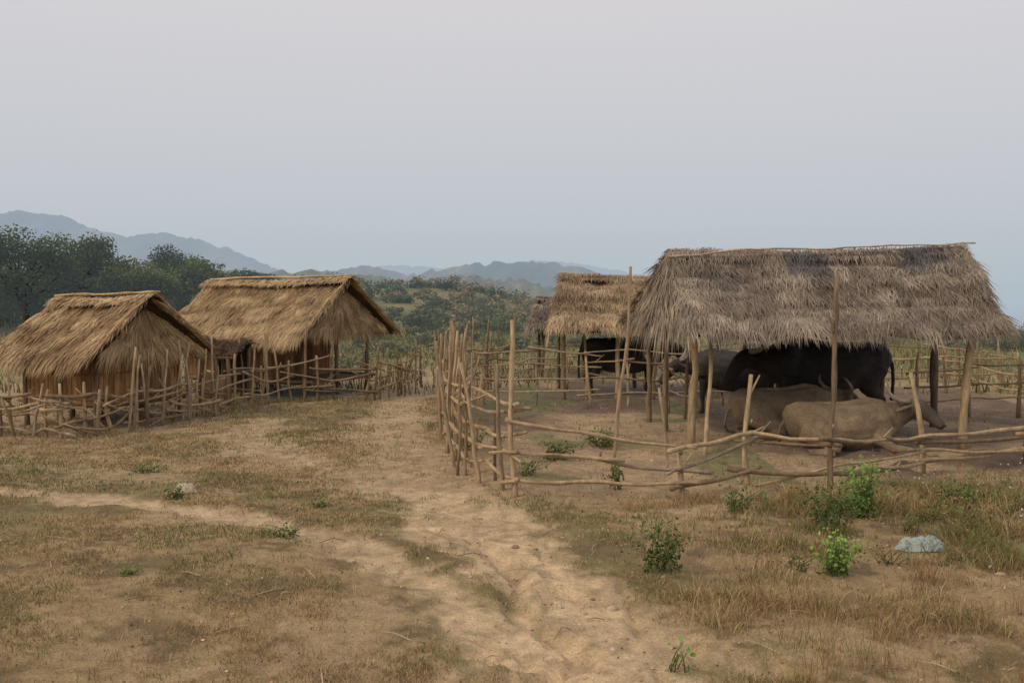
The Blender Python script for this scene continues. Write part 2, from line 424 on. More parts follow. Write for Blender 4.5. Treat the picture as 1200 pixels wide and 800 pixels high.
# ------------------------------------------------------------ thatch
def thatch(mb, A, B, C, D, n, L, w, cols, thick=.07, courses=5, seed=0, noise=.05, hang=.15, spread=.28, patches=None):
    A, B, C, D = [np.array(p, float) for p in (A, B, C, D)]
    n = int(n*1.6); L = L*.70; w = w*.8
    up = np.cross((C+D)/2-(A+B)/2, (B+C)/2-(A+D)/2); up = nrm(up)
    if up[2] < 0: up = -up
    def P(u, v):
        u = u[:, None]; v = v[:, None]
        p = A*(1-u)*(1-v)+B*u*(1-v)+C*u*v+D*(1-u)*v
        bump = (fbm(u[:, 0]*5+seed, v[:, 0]*3+seed, seed, 3)-.5)*noise*2
        sag = -.06*np.sin(np.pi*u[:, 0])*(1-.3*v[:, 0])+noise*.5*(fbm(u[:, 0]*4+seed, u[:, 0]*0+2, 8, 3)-.5)
        return p+up*bump[:, None]+np.array([0, 0, 1])*sag[:, None]
    gu, gv = 20, 10
    U, W = np.meshgrid(np.linspace(0, 1, gu), np.linspace(0, 1, gv), indexing='ij')
    top = P(U.ravel(), W.ravel()); bot = top-up*thick
    ii, jj = np.meshgrid(np.arange(gu-1), np.arange(gv-1), indexing='ij')
    F = np.stack([ii*gv+jj, (ii+1)*gv+jj, (ii+1)*gv+jj+1, ii*gv+jj+1], -1).reshape(-1, 4)
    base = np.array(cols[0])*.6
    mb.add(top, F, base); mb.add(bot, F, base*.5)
    u = R.rand(n)*1.04-.02; v = R.rand(n)*1.02-.03
    p = P(u, v)
    eu = u[:, None]
    sd = (D-A)*(1-eu)+(C-B)*eu; sd /= np.linalg.norm(sd, axis=1)[:, None]
    lat = np.cross(sd, up); lat /= np.linalg.norm(lat, axis=1)[:, None]
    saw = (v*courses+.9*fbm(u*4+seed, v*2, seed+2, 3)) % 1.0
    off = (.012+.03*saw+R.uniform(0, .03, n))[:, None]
    ln = L*R.uniform(.35, 1.3, n)*(1+.8*(fbm(u*13, v*0+seed, seed+9, 3)-.5))
    edge = ss(.8, 1.0, v)
    tw = (fbm(u*10, v*7, seed+12, 4)-.5)*1.1
    d = sd+lat*(R.normal(0, spread, n)+tw)[:, None]+up*R.normal(.02, .055, n)[:, None]-np.array([0, 0, 1])*(edge*hang)[:, None]
    d = d+lat*((ss(.96, 1.02, u)-ss(.04, -.02, u))*R.uniform(-.1, .35, n))[:, None]*np.sign((lat@(B-A+1e-9)))[:, None]
    d /= np.linalg.norm(d, axis=1)[:, None]
    p0 = p+up*off; p1 = p0+d*(ln*.55)[:, None]; p2 = p1+(d-np.array([0, 0, 1])*(.12+.3*edge)[:, None])*(ln*.45)[:, None]
    ww = lat*(w*R.uniform(.6, 1.4, n))[:, None]*.5+up*(w*R.normal(0, .25, n))[:, None]
    V = np.stack([p0-ww, p0+ww, p1+ww*.9, p1-ww*.9, p2], 1).reshape(-1, 3)
    cols = np.array(cols)
    pick = (R.rand(n)*.45+fbm(u*8+seed, v*6, seed+4, 4)*1.5-.45)*(len(cols)-1)
    i0 = np.clip(pick.astype(int), 0, len(cols)-2); fr = np.clip(pick-i0, 0, 1)[:, None]
    col = cols[i0]*(1-fr)+cols[i0+1]*fr
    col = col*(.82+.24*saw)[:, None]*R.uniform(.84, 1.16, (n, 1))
    if patches:
        for (u0, u1, v0, v1, pc) in patches:
            wv = .025*(fbm(u*30, v*20, 3, 2)-.5)
            m = (u+wv > u0) & (u+wv < u1) & (v > v0) & (v < v1+.06*R.rand(n)); col[m] = np.array(pc)*R.uniform(.8, 1.2, (m.sum(), 1))
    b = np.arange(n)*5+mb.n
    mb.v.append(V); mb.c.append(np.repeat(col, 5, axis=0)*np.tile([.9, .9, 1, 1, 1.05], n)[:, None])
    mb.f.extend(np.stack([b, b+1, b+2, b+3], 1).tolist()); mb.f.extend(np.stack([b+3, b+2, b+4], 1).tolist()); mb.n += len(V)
WARM = [(.25,.16,.085),(.40,.27,.145),(.54,.385,.215),(.66,.49,.29)]
GREY = [(.15,.115,.09),(.235,.185,.145),(.32,.26,.20),(.43,.35,.265)]
MIX = [(.22,.15,.095),(.38,.275,.17),(.52,.38,.23),(.62,.45,.26)]

def planks(mb, p0, p1, z0, z1, col, wd=.11):
    p0 = np.array(p0); p1 = np.array(p1); L = np.linalg.norm(p1-p0); n = max(2, int(L/wd)); d = (p1-p0)/L
    nn = np.array([d[1], -d[0]])
    for i in range(n):
        a = p0+d*(i*L/n+.004); b = p0+d*((i+1)*L/n-.006+random.uniform(-.004, .002)); t = .012+random.uniform(0, .006)
        zz0 = z0+random.uniform(-.03, .02); zz1 = z1+random.uniform(-.02, .03)
        o = nn*random.uniform(0, .008)
        q = [a+o, b+o, b+o+nn*t, a+o+nn*t]
        V = [(s[0], s[1], zz0) for s in q]+[(s[0], s[1], zz1) for s in q]
        mb.add(V, [[3,2,1,0],[4,5,6,7],[0,1,5,4],[1,2,6,5],[2,3,7,6],[3,0,4,7]], np.array(col)*random.uniform(.55, 1.35))

def hut(G, th, w, L, zr, ze, seed, wallcol, open_gable=False):
    random.seed(seed)
    root = empty('thatched_bamboo_hut')
    th = math.radians(th); a = np.array([-math.cos(th), math.sin(th)]); nn = np.array([math.sin(th), math.cos(th)]); G = np.array(G, float)
    def q(s, t, z): p = G+a*s+nn*t; return (p[0], p[1], z)
    mb = MB()
    dz = .06
    thatch(mb, q(L,0,zr), q(0,0,zr+dz), q(-.05,-w,ze), q(L+.1,-w,ze), int(2600*L*w), .42, .012, WARM, seed=seed, courses=4, hang=.3, spread=.2, noise=.07)
    thatch(mb, q(L,0,zr), q(0,0,zr+dz), q(-.05,w,ze+.05), q(L+.1,w,ze+.05), int(1300*L*w), .42, .012, WARM, seed=seed+1, courses=4, hang=.3)
    gz_ = .12 if open_gable else .08
    thatch(mb, q(.26,-.05,zr-.08), q(.26,.05,zr-.08), q(.02,w*.80,ze+gz_), q(.02,-w*.80,ze+gz_), int(2300*w), .40, .012, [tuple(np.array(c)*.9) for c in WARM], seed=seed+2, hang=.25, spread=.25)
    thatch(mb, q(L-.1,.05,zr-.1), q(L-.1,-.05,zr-.1), q(L+.15,-w*.86,ze), q(L+.15,w*.86,ze), int(1000*w), .42, .012, WARM, seed=seed+3)
    thatch(mb, q(L+.05,.02,zr+.08), q(-.08,.02,zr+dz+.08), q(-.08,-w*.16,zr+dz-.04), q(L+.05,-w*.16,zr-.04), int(400*L), .22, .014, WARM[1:]+[(.72,.53,.30)], seed=seed+5, thick=.02, courses=1)
    thatch(mb, q(L+.05,-.02,zr+.08), q(-.08,-.02,zr+dz+.08), q(-.08,w*.16,zr+dz-.04), q(L+.05,w*.16,zr-.04), int(300*L), .22, .014, WARM[1:]+[(.72,.53,.30)], seed=seed+6, thick=.02, courses=1)
    mb.build('thatch_roof', M_thatch, False, root)
    pb = MB()
    straw = (.60, .42, .21)
    for t in (-.05, .06): pole(pb, q(L+.1, t, zr+.12), q(-.14, t, zr+dz+.13), .018, .014, .03, straw, 0)
    for s in (-.06,):
        pole(pb, q(s,-.03,zr+dz+.1), q(s-.03,-w-.02,ze+.06), .018, .013, .03, (.50,.34,.17), 0)
        pole(pb, q(s,.03,zr+dz+.1), q(s-.03,w+.02,ze+.10), .018, .013, .03, (.50,.34,.17), 0)
    g0 = hz(G[0], G[1])
    wi = w*.66
    for s in (.3, L*.5+.1, L-.2):
        for t in (-wi, 0, wi):
            p = q(s, t, 0); pole(pb, (p[0], p[1], hz(p[0], p[1])-.1), (p[0], p[1], ze+.25 if t else zr-.15), .05, .042, .03, (.2,.135,.085), 0)
    for t in (-wi, wi):
        pole(pb, q(.1,t,ze+.25), q(L,t,ze+.25), .035, .03, .02, (.2,.13,.08), 0)
        pole(pb, q(.1,t,g0+.36), q(L,t,g0+.36), .035, .03, .02, (.2,.13,.08), 0)
    pb.build('pole_frame', M_wood, True, root)
    wb = MB()
    s0 = .3 if not open_gable else L*.36
    z0 = g0+.33; z1 = ze+.28
    c = [q(s0,-wi,0)[:2], q(s0,wi,0)[:2], q(L-.2,wi,0)[:2], q(L-.2,-wi,0)[:2]]
    for i in range(4): planks(wb, c[i], c[(i+1)%4], z0, z1, wallcol)
    fl = [(*p, z0+.02) for p in [q(.15,-wi,0)[:2], q(.15,wi,0)[:2], q(L-.2,wi,0)[:2], q(L-.2,-wi,0)[:2]]]
    fl2 = [(p[0], p[1], z0-.03) for p in fl]
    wb.add(fl+fl2, [[0,1,2,3],[7,6,5,4],[0,4,5,1],[1,5,6,2],[2,6,7,3],[3,7,4,0]], (.14,.09,.055))
    wb.build('plank_walls', M_plank, False, root)
    bb = MB()
    for z in (z0+.12, (z0+z1)/2, z1-.15):
        for i in (3, 0):
            A_, B_ = np.array(c[i]), np.array(c[(i+1)%4]); d_ = nrm(B_-A_); o_ = np.array([d_[1], -d_[0]])*.03
            pole(bb, (*(A_+o_), z), (*(B_+o_), z+random.uniform(-.02,.02)), .014, .012, .015, (.33,.2,.1), 0)
    bb.build('wall_battens', M_wood, True, root)
    return root
hut((-6.15,17.0), 25, 1.40, 2.15, 2.06, 1.12, 31, (.42,.23,.10))
hut((-3.62,22.0), 25, 1.85, 3.75, 2.44, 1.24, 47, (.32,.175,.085), True)

random.seed(77)
root = empty('storage_lean_to')
mb = MB()
def gp(x, y, dz=-.1): return (x, y, hz(x, y)+dz)
for (x, y, z) in [(-6.15,19.6,.95),(-5.55,19.4,.95),(-6.1,20.6,1.2),(-5.4,20.4,1.2)]: pole(mb, gp(x, y), (x, y, z), .04, .035, .03, (.2,.14,.09), 0)
pole(mb, (-6.3,19.65,.97), (-5.4,19.35,.97), .03, .025, .02); pole(mb, (-6.25,20.65,1.22), (-5.25,20.35,1.22), .03, .025, .02)
mb.build('posts', M_wood, True, root)
mb = MB()
thatch(mb, (-6.35,20.7,1.30), (-5.3,20.4,1.28), (-5.4,19.4,1.06), (-6.45,19.6,1.06), 1000, .3, .012, [(.07,.045,.03),(.11,.07,.042),(.16,.10,.06)], seed=5)
mb.build('roof', M_thatch, False, root)
mb = MB(); planks(mb, (-6.2,20.7), (-5.35,20.45), .2, 1.15, (.10,.065,.04)); planks(mb, (-6.2,19.7), (-5.5,19.45), .15, .6, (.15,.095,.055)); mb.build('boards', M_plank, False, root)

# ------------------------------------------------------------ buffalo sheds
def shed(name, A, B, C, D, E, F_, posts, pal_, dens, seed, patches=None, ridgepole=True):
    random.seed(seed); root = empty(name)
    A, B, C, D, E, F_ = [np.array(p, float) for p in (A, B, C, D, E, F_)]
    mb = MB(); area = np.linalg.norm(B-A)*np.linalg.norm(D-A)
    thatch(mb, A, B, C, D, int(area*dens), .36, .013, pal_, seed=seed, courses=6, hang=.12, noise=.13, patches=patches)
    thatch(mb, A, B, E, F_, int(area*dens*.45), .40, .013, pal_, seed=seed+1, courses=5, hang=.12, noise=.06)
    e = np.array([.06,0,-.03])
    thatch(mb, A-e*.4, A+e*.4, D+np.array([.0,.08,0]), F_, int(dens*1.1), .55, .013, [tuple(np.array(c)*1.0) for c in (pal_[1:]+[(.55,.42,.27)])], seed=seed+2, spread=.22, hang=.35)
    U = np.array([0,0,.05]); a1 = A+(D-A)*.13; b1 = B+(C-B)*.13
    thatch(mb, A+U, B+U, b1+U*1.2, a1+U*1.2, int(550*np.linalg.norm(B-A)), .2, .012, pal_, seed=seed+4, thick=.02, courses=1, patches=[(p[0],p[1],0,1,p[4]) for p in patches[:2]] if patches else None)
    a2 = A+(F_-A)*.13; b2 = B+(E-B)*.13
    thatch(mb, A+U, B+U, b2+U, a2+U, int(350*np.linalg.norm(B-A)), .2, .012, pal_, seed=seed+5, thick=.02, courses=1)
    mb.build('thatch_roof', M_thatch, False, root)
    pb = MB()
    if ridgepole:
        o = np.array([0,-.05,.13])
        pole(pb, A+(D-A)*.14+o+np.array([-.1,0,0]), B+(C-B)*.05+o+np.array([.2,0,.02]), .017, .012, .05, (.50,.38,.25), 0)
    dn = np.array([0,0,-.13])
    pole(pb, A+dn*1.2, B+dn*1.2, .04, .035, .03, (.17,.12,.08), 0)
    for s, t in ((D, C), (F_, E)):
        s2 = s+(A-s)*.18+dn; t2 = t+(B-t)*.18+dn; pole(pb, s2, t2, .04, .035, .03, (.2,.14,.09), 0)
    for k_ in range(9):
        u = (k_+.5)/9; r_ = A+(B-A)*u+dn
        pole(pb, r_, D+(C-D)*u+dn*.7, .022, .018, .02, (.2,.14,.09), 0); pole(pb, r_, F_+(E-F_)*u+dn*.7, .022, .018, .02, (.2,.14,.09), 0)
    for (x0, y0, x1, y1, z1, rr_, col) in posts:
        pole(pb, (x0, y0, hz(x0, y0)-.1), (x1, y1, z1), rr_, rr_*.85, .04, col, .1)
    pb.build('pole_frame', M_wood, True, root)
TAN = (.44,.32,.185); BR = (.25,.175,.11); DK = (.15,.11,.08)
shed('thatched_cattle_shed', (2.50,15.6,2.81), (7.02,15.7,2.91), (6.88,13.85,1.70), (2.50,13.85,1.68), (7.2,17.6,1.7), (1.98,17.3,1.66),
     [(2.63,14.5,2.60,14.3,1.78,.055,TAN),(6.42,14.1,6.60,14.2,1.82,.06,TAN),(2.66,13.7,2.85,14.4,1.75,.032,TAN),(6.98,16.4,6.98,16.4,1.9,.068,DK),(6.55,17.6,6.5,17.3,1.75,.05,DK),
      (2.35,17.0,2.3,17.0,1.72,.045,BR),(4.6,17.2,4.6,17.2,1.72,.045,DK),(2.5,16.0,2.4,15.7,2.5,.04,BR)],
     GREY, 1900, 101, patches=[(.38,.52,.0,.26,(.145,.13,.125)),(.78,.93,.0,.2,(.155,.14,.135)),(.53,.57,.02,.32,(.40,.33,.25)),(.12,.2,.2,.45,(.20,.17,.145)),(.62,.72,.45,.7,(.37,.30,.235))])
shed('thatched_cattle_shed', (1.15,22.0,2.60), (4.6,22.2,2.56), (4.7,20.3,1.52), (.80,20.3,1.50), (4.8,24.0,1.5), (.95,23.8,1.5),
     [(1.1,20.7,1.1,20.7,1.6,.045,BR),(2.2,20.7,2.2,20.7,1.6,.05,TAN),(2.95,20.7,3.0,20.7,1.6,.045,BR),(1.1,23.4,1.1,23.4,1.6,.045,DK),(2.9,23.4,2.9,23.4,1.6,.045,DK),(4.3,20.8,4.3,20.8,1.6,.045,BR),(1.55,20.8,1.5,20.8,1.6,.03,TAN)],
     MIX, 1400, 131, ridgepole=False)
shed('thatched_cattle_shed', (.75,27.6,2.08), (3.2,27.8,2.05), (3.2,26.2,1.32), (.45,26.2,1.30), (3.3,29,1.3), (.5,29,1.3),
     [(.8,26.5,.8,26.5,1.4,.045,DK),(1.9,26.5,1.9,26.5,1.4,.045,DK),(.8,28.6,.8,28.6,1.4,.045,DK),(3.0,28.6,3.0,28.6,1.4,.045,DK)],
     GREY, 1000, 151, ridgepole=False)

# ------------------------------------------------------------ fences
random.seed(12)
def resample(line, step):
    out = []; line = [np.array(p, float) for p in line]
    for a, b in zip(line[:-1], line[1:]):
        n = max(1, int(round(np.linalg.norm(b-a)/step)))
        for i in range(n): out.append(a+(b-a)*i/n)
    out.append(line[-1]); return out
def fence(mb, line, step, hs, post_h, r=.028, rr=.019, jit=.04, lean=.06, col=None):
    st = resample(line, step)
    st = [np.array([p[0]+random.gauss(0, step*.08), p[1]+random.gauss(0, step*.06)]) for p in st]
    for p in st:
        g = hz(*p); H = random.uniform(*post_h)
        pole(mb, (p[0], p[1], g-.12), (p[0]+random.gauss(0, lean), p[1]+random.gauss(0, lean), g+H), r*random.uniform(.8, 1.3), r*random.uniform(.55, .8), .05, col)
    for h in hs:
        rail(mb, [(p[0]+random.choice([-1, 1])*.03, p[1]-.03, hz(*p)+h) for p in st], rr, jit)
mb = MB()
LG = (.44,.32,.19)
def P1(x, y, H, dx=0, dy=0, r=.03, c=None, r1=None, bend=.04): pole(mb, (x, y, hz(x, y)-.12), (x+dx, y+dy, hz(x, y)+H), r, r1 or r*.65, bend, c)
P1(.05,10.72,1.92,-.05,.1,.036,LG); P1(1.83,10.75,.50,-.02,0,.036,LG); P1(2.74,11.45,1.28,.03,.05,.036,LG)
P1(3.54,11.0,2.42,.09,.1,.037,(.21,.145,.09)); P1(5.08,12.2,1.26,-.16,.05,.038,LG); P1(6.5,12.55,1.1,.05,0,.03); P1(7.7,12.8,1.2,0,0,.03); P1(8.9,13.3,1.2,0,0,.03)
P1(1.27,12.5,2.58,.24,.2,.028,(.36,.25,.16)); P1(1.95,12.4,1.05,-.1,.1,.025)
front = [(.05,10.72),(.95,10.7),(1.83,10.75),(2.74,11.4),(3.54,10.98),(4.4,11.7),(5.08,12.15),(6.5,12.5),(7.7,12.75),(8.9,13.25)]
for hs in ([.80,.70,.55,.62,.62,.55,.52,.50,.5,.5],[.50,.44,.33,.55,.56,.52,.45,.40,.3,.3],[.20,.18,.16,.2,.22,.2,.20,.2,.2,.2]):
    rail(mb, [(p[0], p[1]-.035, hz(*p)+h) for p, h in zip(front, hs)], .022, .02)
rail(mb, [(3.0,11.3,.12),(3.6,11.1,.26),(5.1,12.1,.30),(6.6,12.4,.28)], .019, .02, LG)
for f in front[:5]:
    for h in (.5, .75): tube(mb, [(f[0],f[1]-.05,hz(*f)+h-.02),(f[0]+.01,f[1]-.055,hz(*f)+h+.03)], .014, (.3,.24,.15), 5)
left = [(.05,10.75),(-.12,11.1),(-.34,11.75),(-.58,12.3),(-.74,13.4),(-.94,14.7),(-1.08,16.2),(-1.18,17.7),(-1.15,19.1),(-1.1,20.5),(-.9,21.8),(-.5,23.2),(0,24.4)]
for p in resample(left, .55)[1:]:
    H = random.uniform(1.15, 1.85); P1(p[0]+random.gauss(0,.05), p[1], H, random.gauss(0,.09), random.gauss(0,.1), random.uniform(.022,.036), random.choice([LG, None, None]))
for p in resample(left[1:6], .8): P1(p[0]+.12+random.gauss(0,.04), p[1], random.uniform(1.2,1.75), random.gauss(.04,.08), 0, .022)
for p in resample(left[3:9], .6): P1(p[0]+random.gauss(0,.1), p[1], random.uniform(1.0,1.9), random.gauss(.05,.12), 0, .018)
for h in (.25,.45,.66,.85,1.02):
    st = resample(left, 1.0); rail(mb, [(p[0]+random.choice([-.04,.04]), p[1], hz(*p)+h*(1+random.uniform(-.05,.05))) for p in st], .022, .05, random.choice([LG, None]))
fence(mb, [(0,24.4),(.4,25.5),(3,26),(6,26.2),(10.5,25)], 1.3, (.3,.6,.9), (1.0,1.4))
fence(mb, [(10.5,25),(10.9,20),(10.5,16),(8.9,13.3)], 1.4, (.3,.6,.9), (1.0,1.4))
mb.build('wooden_fence', M_wood, True)
mb = MB()
fence(mb, [(-.6,19.9),(.5,19.7),(1.6,19.5),(2.9,19.4),(4.2,19.5),(5.6,19.6)], .85, (.3,.58,.85,1.08), (1.05,1.35), r=.03)
fence(mb, [(3.0,19.3),(3.05,17.6)], .8, (.4,.8), (1.0,1.3))
mb.build('wooden_fence', M_wood, True)
mb = MB()
fence(mb, [(7.2,17.5),(9.2,17.9),(12,18.2)], 1.0, (.35,.62,.9), (1.0,1.3), r=.035)
fence(mb, [(5.4,21.5),(8,22),(13,23)], 1.5, (.4,.8), (1.0,1.3))
mb.build('wooden_fence', M_wood, True)
mb = MB()
H1 = [(-11.5,16.6),(-9.6,15.9),(-8.1,15.65),(-7.0,15.45),(-6.3,15.75),(-5.85,16.6),(-5.35,17.8)]
fence(mb, H1, .30, (.14,.3,.48,.64), (.6,1.15), r=.028, rr=.022, jit=.05, lean=.07)
for i in range(14):
    p = random.choice(resample(H1[1:], .2)); P1(p[0], p[1]+.1, random.uniform(.9,1.5), random.gauss(0,.1), 0, .022, LG)
mb.build('wooden_fence', M_wood, True)
mb = MB()
fence(mb, [(-5.35,18.3),(-5.15,19.3),(-4.5,20.2),(-3.1,20.5),(-2.5,22.0),(-2.2,24.0)], .42, (.25,.5,.75), (.75,1.2), r=.028, rr=.02, jit=.05)
fence(mb, [(-6.3,20.9),(-5.0,19.8)], .5, (.3,.6), (.9,1.5), r=.025)
P1(-4.95,20.1,1.55,0,0,.03,LG); P1(-4.25,20.3,1.6,.05,0,.03)
mb.build('wooden_fence', M_wood, True)

# ------------------------------------------------------------ buffalo
def loft(bm, rings, side=(0,1,0), n=16):
    P = np.array([r_[:3] for r_ in rings], float); k = len(P); V = []
    for i in range(k):
        t = nrm(P[min(i+1,k-1)]-P[max(i-1,0)]); s = np.array(side, float); s = nrm(s-t*(s@t)); u = np.cross(t, s)
        for j in range(n):
            th = 2*math.pi*j/n; V.append(P[i]+s*math.cos(th)*rings[i][3]+u*math.sin(th)*rings[i][4])
    V.append(P[0]-(P[1]-P[0])*.15); V.append(P[-1]+(P[-1]-P[-2])*.15)
    F = []
    for i in range(k-1):
        for j in range(n): F.append([i*n+j, i*n+(j+1)%n, (i+1)*n+(j+1)%n, (i+1)*n+j])
    for j in range(n): F.append([k*n, (j+1)%n, j]); F.append([k*n+1, (k-1)*n+j, (k-1)*n+(j+1)%n])
    bm.append((np.array(V), F))
def buffalo(x, y, yaw, scale, col, lying=False, head_yaw=0, head_pitch=0, neck_dz=0):
    root = empty('water_buffalo'); parts = []
    z = -.47 if lying else 0.
    wd = 1.12 if lying else 1.
    body = [(-1.14,1.0,.08,.14),(-1.08,1.02,.2,.26),(-.95,1.02,.29,.34),(-.75,1.0,.34,.36),(-.45,.94,.39,.39),(-.1,.91,.43,.42),(.2,.94,.41,.42),(.45,1.0,.34,.40),(.65,1.02,.26,.34),(.82,1.0,.15,.24)]
    loft(parts, [(a,0,c+z*(1.0),d*wd,e) for a,c,d,e in body])
    loft(parts, [(-.6,0,1.31+z,.05,.05),(-.1,0,1.31+z,.05,.06),(.3,0,1.38+z,.06,.07),(.55,0,1.35+z,.05,.05)])
    loft(parts, [(-.9,-.26,1.18+z,.08,.08),(-.88,0,1.27+z,.1,.07),(-.9,.26,1.18+z,.08,.08)], side=(1,0,0))
    for s in (-1, 1):
        loft(parts, [(.42,s*.24,1.28+z,.07,.10),(.48,s*.32,1.1+z,.09,.15),(.52,s*.31,.85+z,.09,.14)], side=(0,1,0))
        if lying: loft(parts, [(-.95,s*.28,.62,.08,.12),(-.72,s*.37,.52,.11,.22),(-.5,s*.44,.36,.11,.16)], side=(0,1,0))
    cy, sy = math.cos(head_yaw), math.sin(head_yaw); cp, sp = math.cos(head_pitch), math.sin(head_pitch)
    piv = np.array([1.02, 0, 1.12+z+neck_dz])
    def hd(p):
        q = np.array(p, float)-np.array([1.02, 0, 1.12])
        q = np.array([q[0]*cp-q[2]*sp, q[1], q[0]*sp+q[2]*cp])
        q = np.array([q[0]*cy-q[1]*sy, q[0]*sy+q[1]*cy, q[2]]); return q+piv
    def hside(s=(0,1,0)):
        return (s[0]*cy-s[1]*sy, s[0]*sy+s[1]*cy, s[2])
    neck = [(.5,0,1.05+z,.24,.32),(.75,0,1.07+z+neck_dz*.4,.18,.25),(.93,0,1.10+z+neck_dz*.8,.14,.19)]
    e1 = hd((1.10,0,1.15)); e2 = hd((1.2,0,1.15))
    loft(parts, neck+[(*e1,.125,.16),(*e2,.11,.14)])
    hr = [((1.04,0,1.24),.10,.08),((1.14,0,1.20),.135,.125),((1.26,0,1.12),.125,.14),((1.38,0,1.03),.098,.115),((1.49,0,.94),.082,.09),((1.57,0,.875),.092,.08),((1.62,0,.84),.075,.06)]
    loft(parts, [(*hd(p),a,b) for p,a,b in hr], side=hside())
    for s in (-1, 1):
        loft(parts, [(*hd((1.11,s*.11,1.19)),.03,.03),(*hd((1.06,s*.22,1.17)),.035,.065),(*hd((1.02,s*.32,1.14)),.03,.06),(*hd((.99,s*.41,1.10)),.014,.02)], side=(0,0,1))
        if not lying:
            o = .06*s
            loft(parts, [(-.85,s*.20,1.0,.13,.22),(-.76,s*.23,.76,.115,.17),(-.84,s*.22,.58,.07,.10),(-.98,s*.21,.43,.05,.07),(-.96,s*.21,.28,.042,.046),(-.93,s*.21,.11,.045,.048),(-.90+o,s*.21,.05,.058,.065),(-.89+o,s*.21,.0,.065,.075)])
            loft(parts, [(.5,s*.20,1.0,.11,.2),(.48,s*.22,.74,.085,.12),(.52,s*.2,.56,.06,.075),(.53,s*.2,.40,.06,.064),(.52,s*.2,.24,.04,.044),(.52,s*.2,.11,.045,.046),(.55,s*.2,.05,.058,.06),(.56,s*.2,.0,.063,.07)])
        else:
            loft(parts, [(-.82,s*.30,.46,.16,.24),(-.62,s*.42,.34,.15,.22),(-.38,s*.50,.20,.11,.14),(-.28,s*.52,.12,.07,.08)])
            loft(parts, [(-.30,s*.55,.12,.07,.07),(-.58,s*.61,.08,.055,.06),(-.84,s*.61,.07,.055,.06),(-.78,s*.64,.05,.05,.045),(-.55,s*.67,.05,.042,.042),(-.4,s*.69,.045,.055,.045)])
            loft(parts, [(.5,s*.27,.48,.13,.24),(.45,s*.40,.26,.10,.14),(.62,s*.46,.14,.07,.08),(.88,s*.48,.11,.062,.065),(.96,s*.47,.09,.055,.06)])
            loft(parts, [(.95,s*.47,.07,.055,.055),(.80,s*.42,.05,.042,.042),(.6,s*.40,.045,.045,.042),(.52,s*.39,.04,.05,.04)])
    if lying: tl = [(-1.10,0,.62),(-1.2,.02,.42),(-1.22,.1,.18),(-1.12,.25,.05),(-.95,.32,.03)]
    else: tl = [(-1.10,0,1.16),(-1.19,0,1.0),(-1.2,.02,.75),(-1.19,.03,.5),(-1.18,.02,.42)]
    loft(parts, [(*p,.03,.03) for p in tl[:-1]]+[(*tl[-1],.045,.04)], side=(0,1,0) if not lying else (0,.6,.8))
    V = []; F = []; n0 = 0
    for v, f in parts: V += v.tolist(); F += [[i+n0 for i in q] for q in f]; n0 += len(v)
    me = bpy.data.meshes.new('tmp'); me.from_pydata(V, [], F); me.update()
    b_ = bmesh.new(); b_.from_mesh(me); bmesh.ops.recalc_face_normals(b_, faces=b_.faces); b_.to_mesh(me); b_.free()
    t = bpy.data.objects.new('tmp', me); scene.collection.objects.link(t)
    m = t.modifiers.new('r', 'REMESH'); m.mode = 'VOXEL'; m.voxel_size = .018
    m = t.modifiers.new('s', 'SMOOTH'); m.factor = .6; m.iterations = 3
    dg = bpy.context.evaluated_depsgraph_get(); me2 = bpy.data.meshes.new_from_object(t.evaluated_get(dg))
    bpy.data.objects.remove(t)
    co = np.zeros(len(me2.vertices)*3); me2.vertices.foreach_get('co', co); co = co.reshape(-1, 3)
    if lying:
        co[:, 2] = np.maximum(co[:, 2], .0+.01*np.sin(co[:, 0]*9))
        me2.vertices.foreach_set('co', co.ravel())
    c = np.array(col)*np.ones((len(co), 3))
    f1 = fbm(co[:, 0]*2+x*3, co[:, 2]*2.5+co[:, 1], 91)[:, None]
    mud = np.array([.31,.225,.14]) if lying else np.array([.075,.062,.052])
    zz = (co[:, 2:3]-(0 if lying else .1))/(.8 if lying else 1.1)
    mm = ss(.42, .70, f1-.25*(zz-.4))*.75
    c = c*(1-mm)+mud*mm
    hm = hd((1.42,0,1.0)); dh = np.linalg.norm(co-hm, axis=1)[:, None]
    kf = ss(.50, .22, dh)*.8; c = c*(1-kf)+np.array([.045,.035,.03])*kf
    a = me2.color_attributes.new('Col', 'FLOAT_COLOR', 'POINT'); a.data.foreach_set('color', np.hstack([c, np.ones((len(c), 1))]).astype(np.float32).ravel())
    me2.materials.clear(); me2.materials.append(M_hide); me2.polygons.foreach_set('use_smooth', [True]*len(me2.polygons))
    o = bpy.data.objects.new('body', me2); scene.collection.objects.link(o); o.parent = root
    hb = MB()
    for s in (-1, 1):
        H = [(1.07,s*.09,1.26),(1.05,s*.20,1.27),(1.00,s*.32,1.29),(.94,s*.41,1.35),(.88,s*.44,1.44),(.83,s*.40,1.53),(.80,s*.33,1.59)]
        tube(hb, [hd(p) for p in H], [.050,.047,.042,.036,.028,.018,.006], (.24,.205,.165), 10, .05)
    hb.build('horns', M_horn, True, root)
    eb = MB()
    for s in (-1, 1):
        p = hd((1.25,s*.118,1.165)); q = hd((1.25,s*.128,1.166)); tube(eb, [p, (p+q)/2, q], [.02,.022,.012], (.01,.008,.006), 8)
        p = hd((1.615,s*.035,.86)); q = hd((1.64,s*.04,.86)); tube(eb, [p, q], [.016,.012], (.01,.008,.008), 8)
    eb.build('eyes_and_nostrils', M_horn, True, root)
    root.location = (x, y, hz(x, y)-.01); root.rotation_euler = (0, 0, yaw); root.scale = (scale,)*3
DARK = (.030,.026,.023)
random.seed(3)
buffalo(4.78,14.0,math.radians(-6),.80,(.20,.145,.09),True,math.radians(-46),math.radians(2),.12)
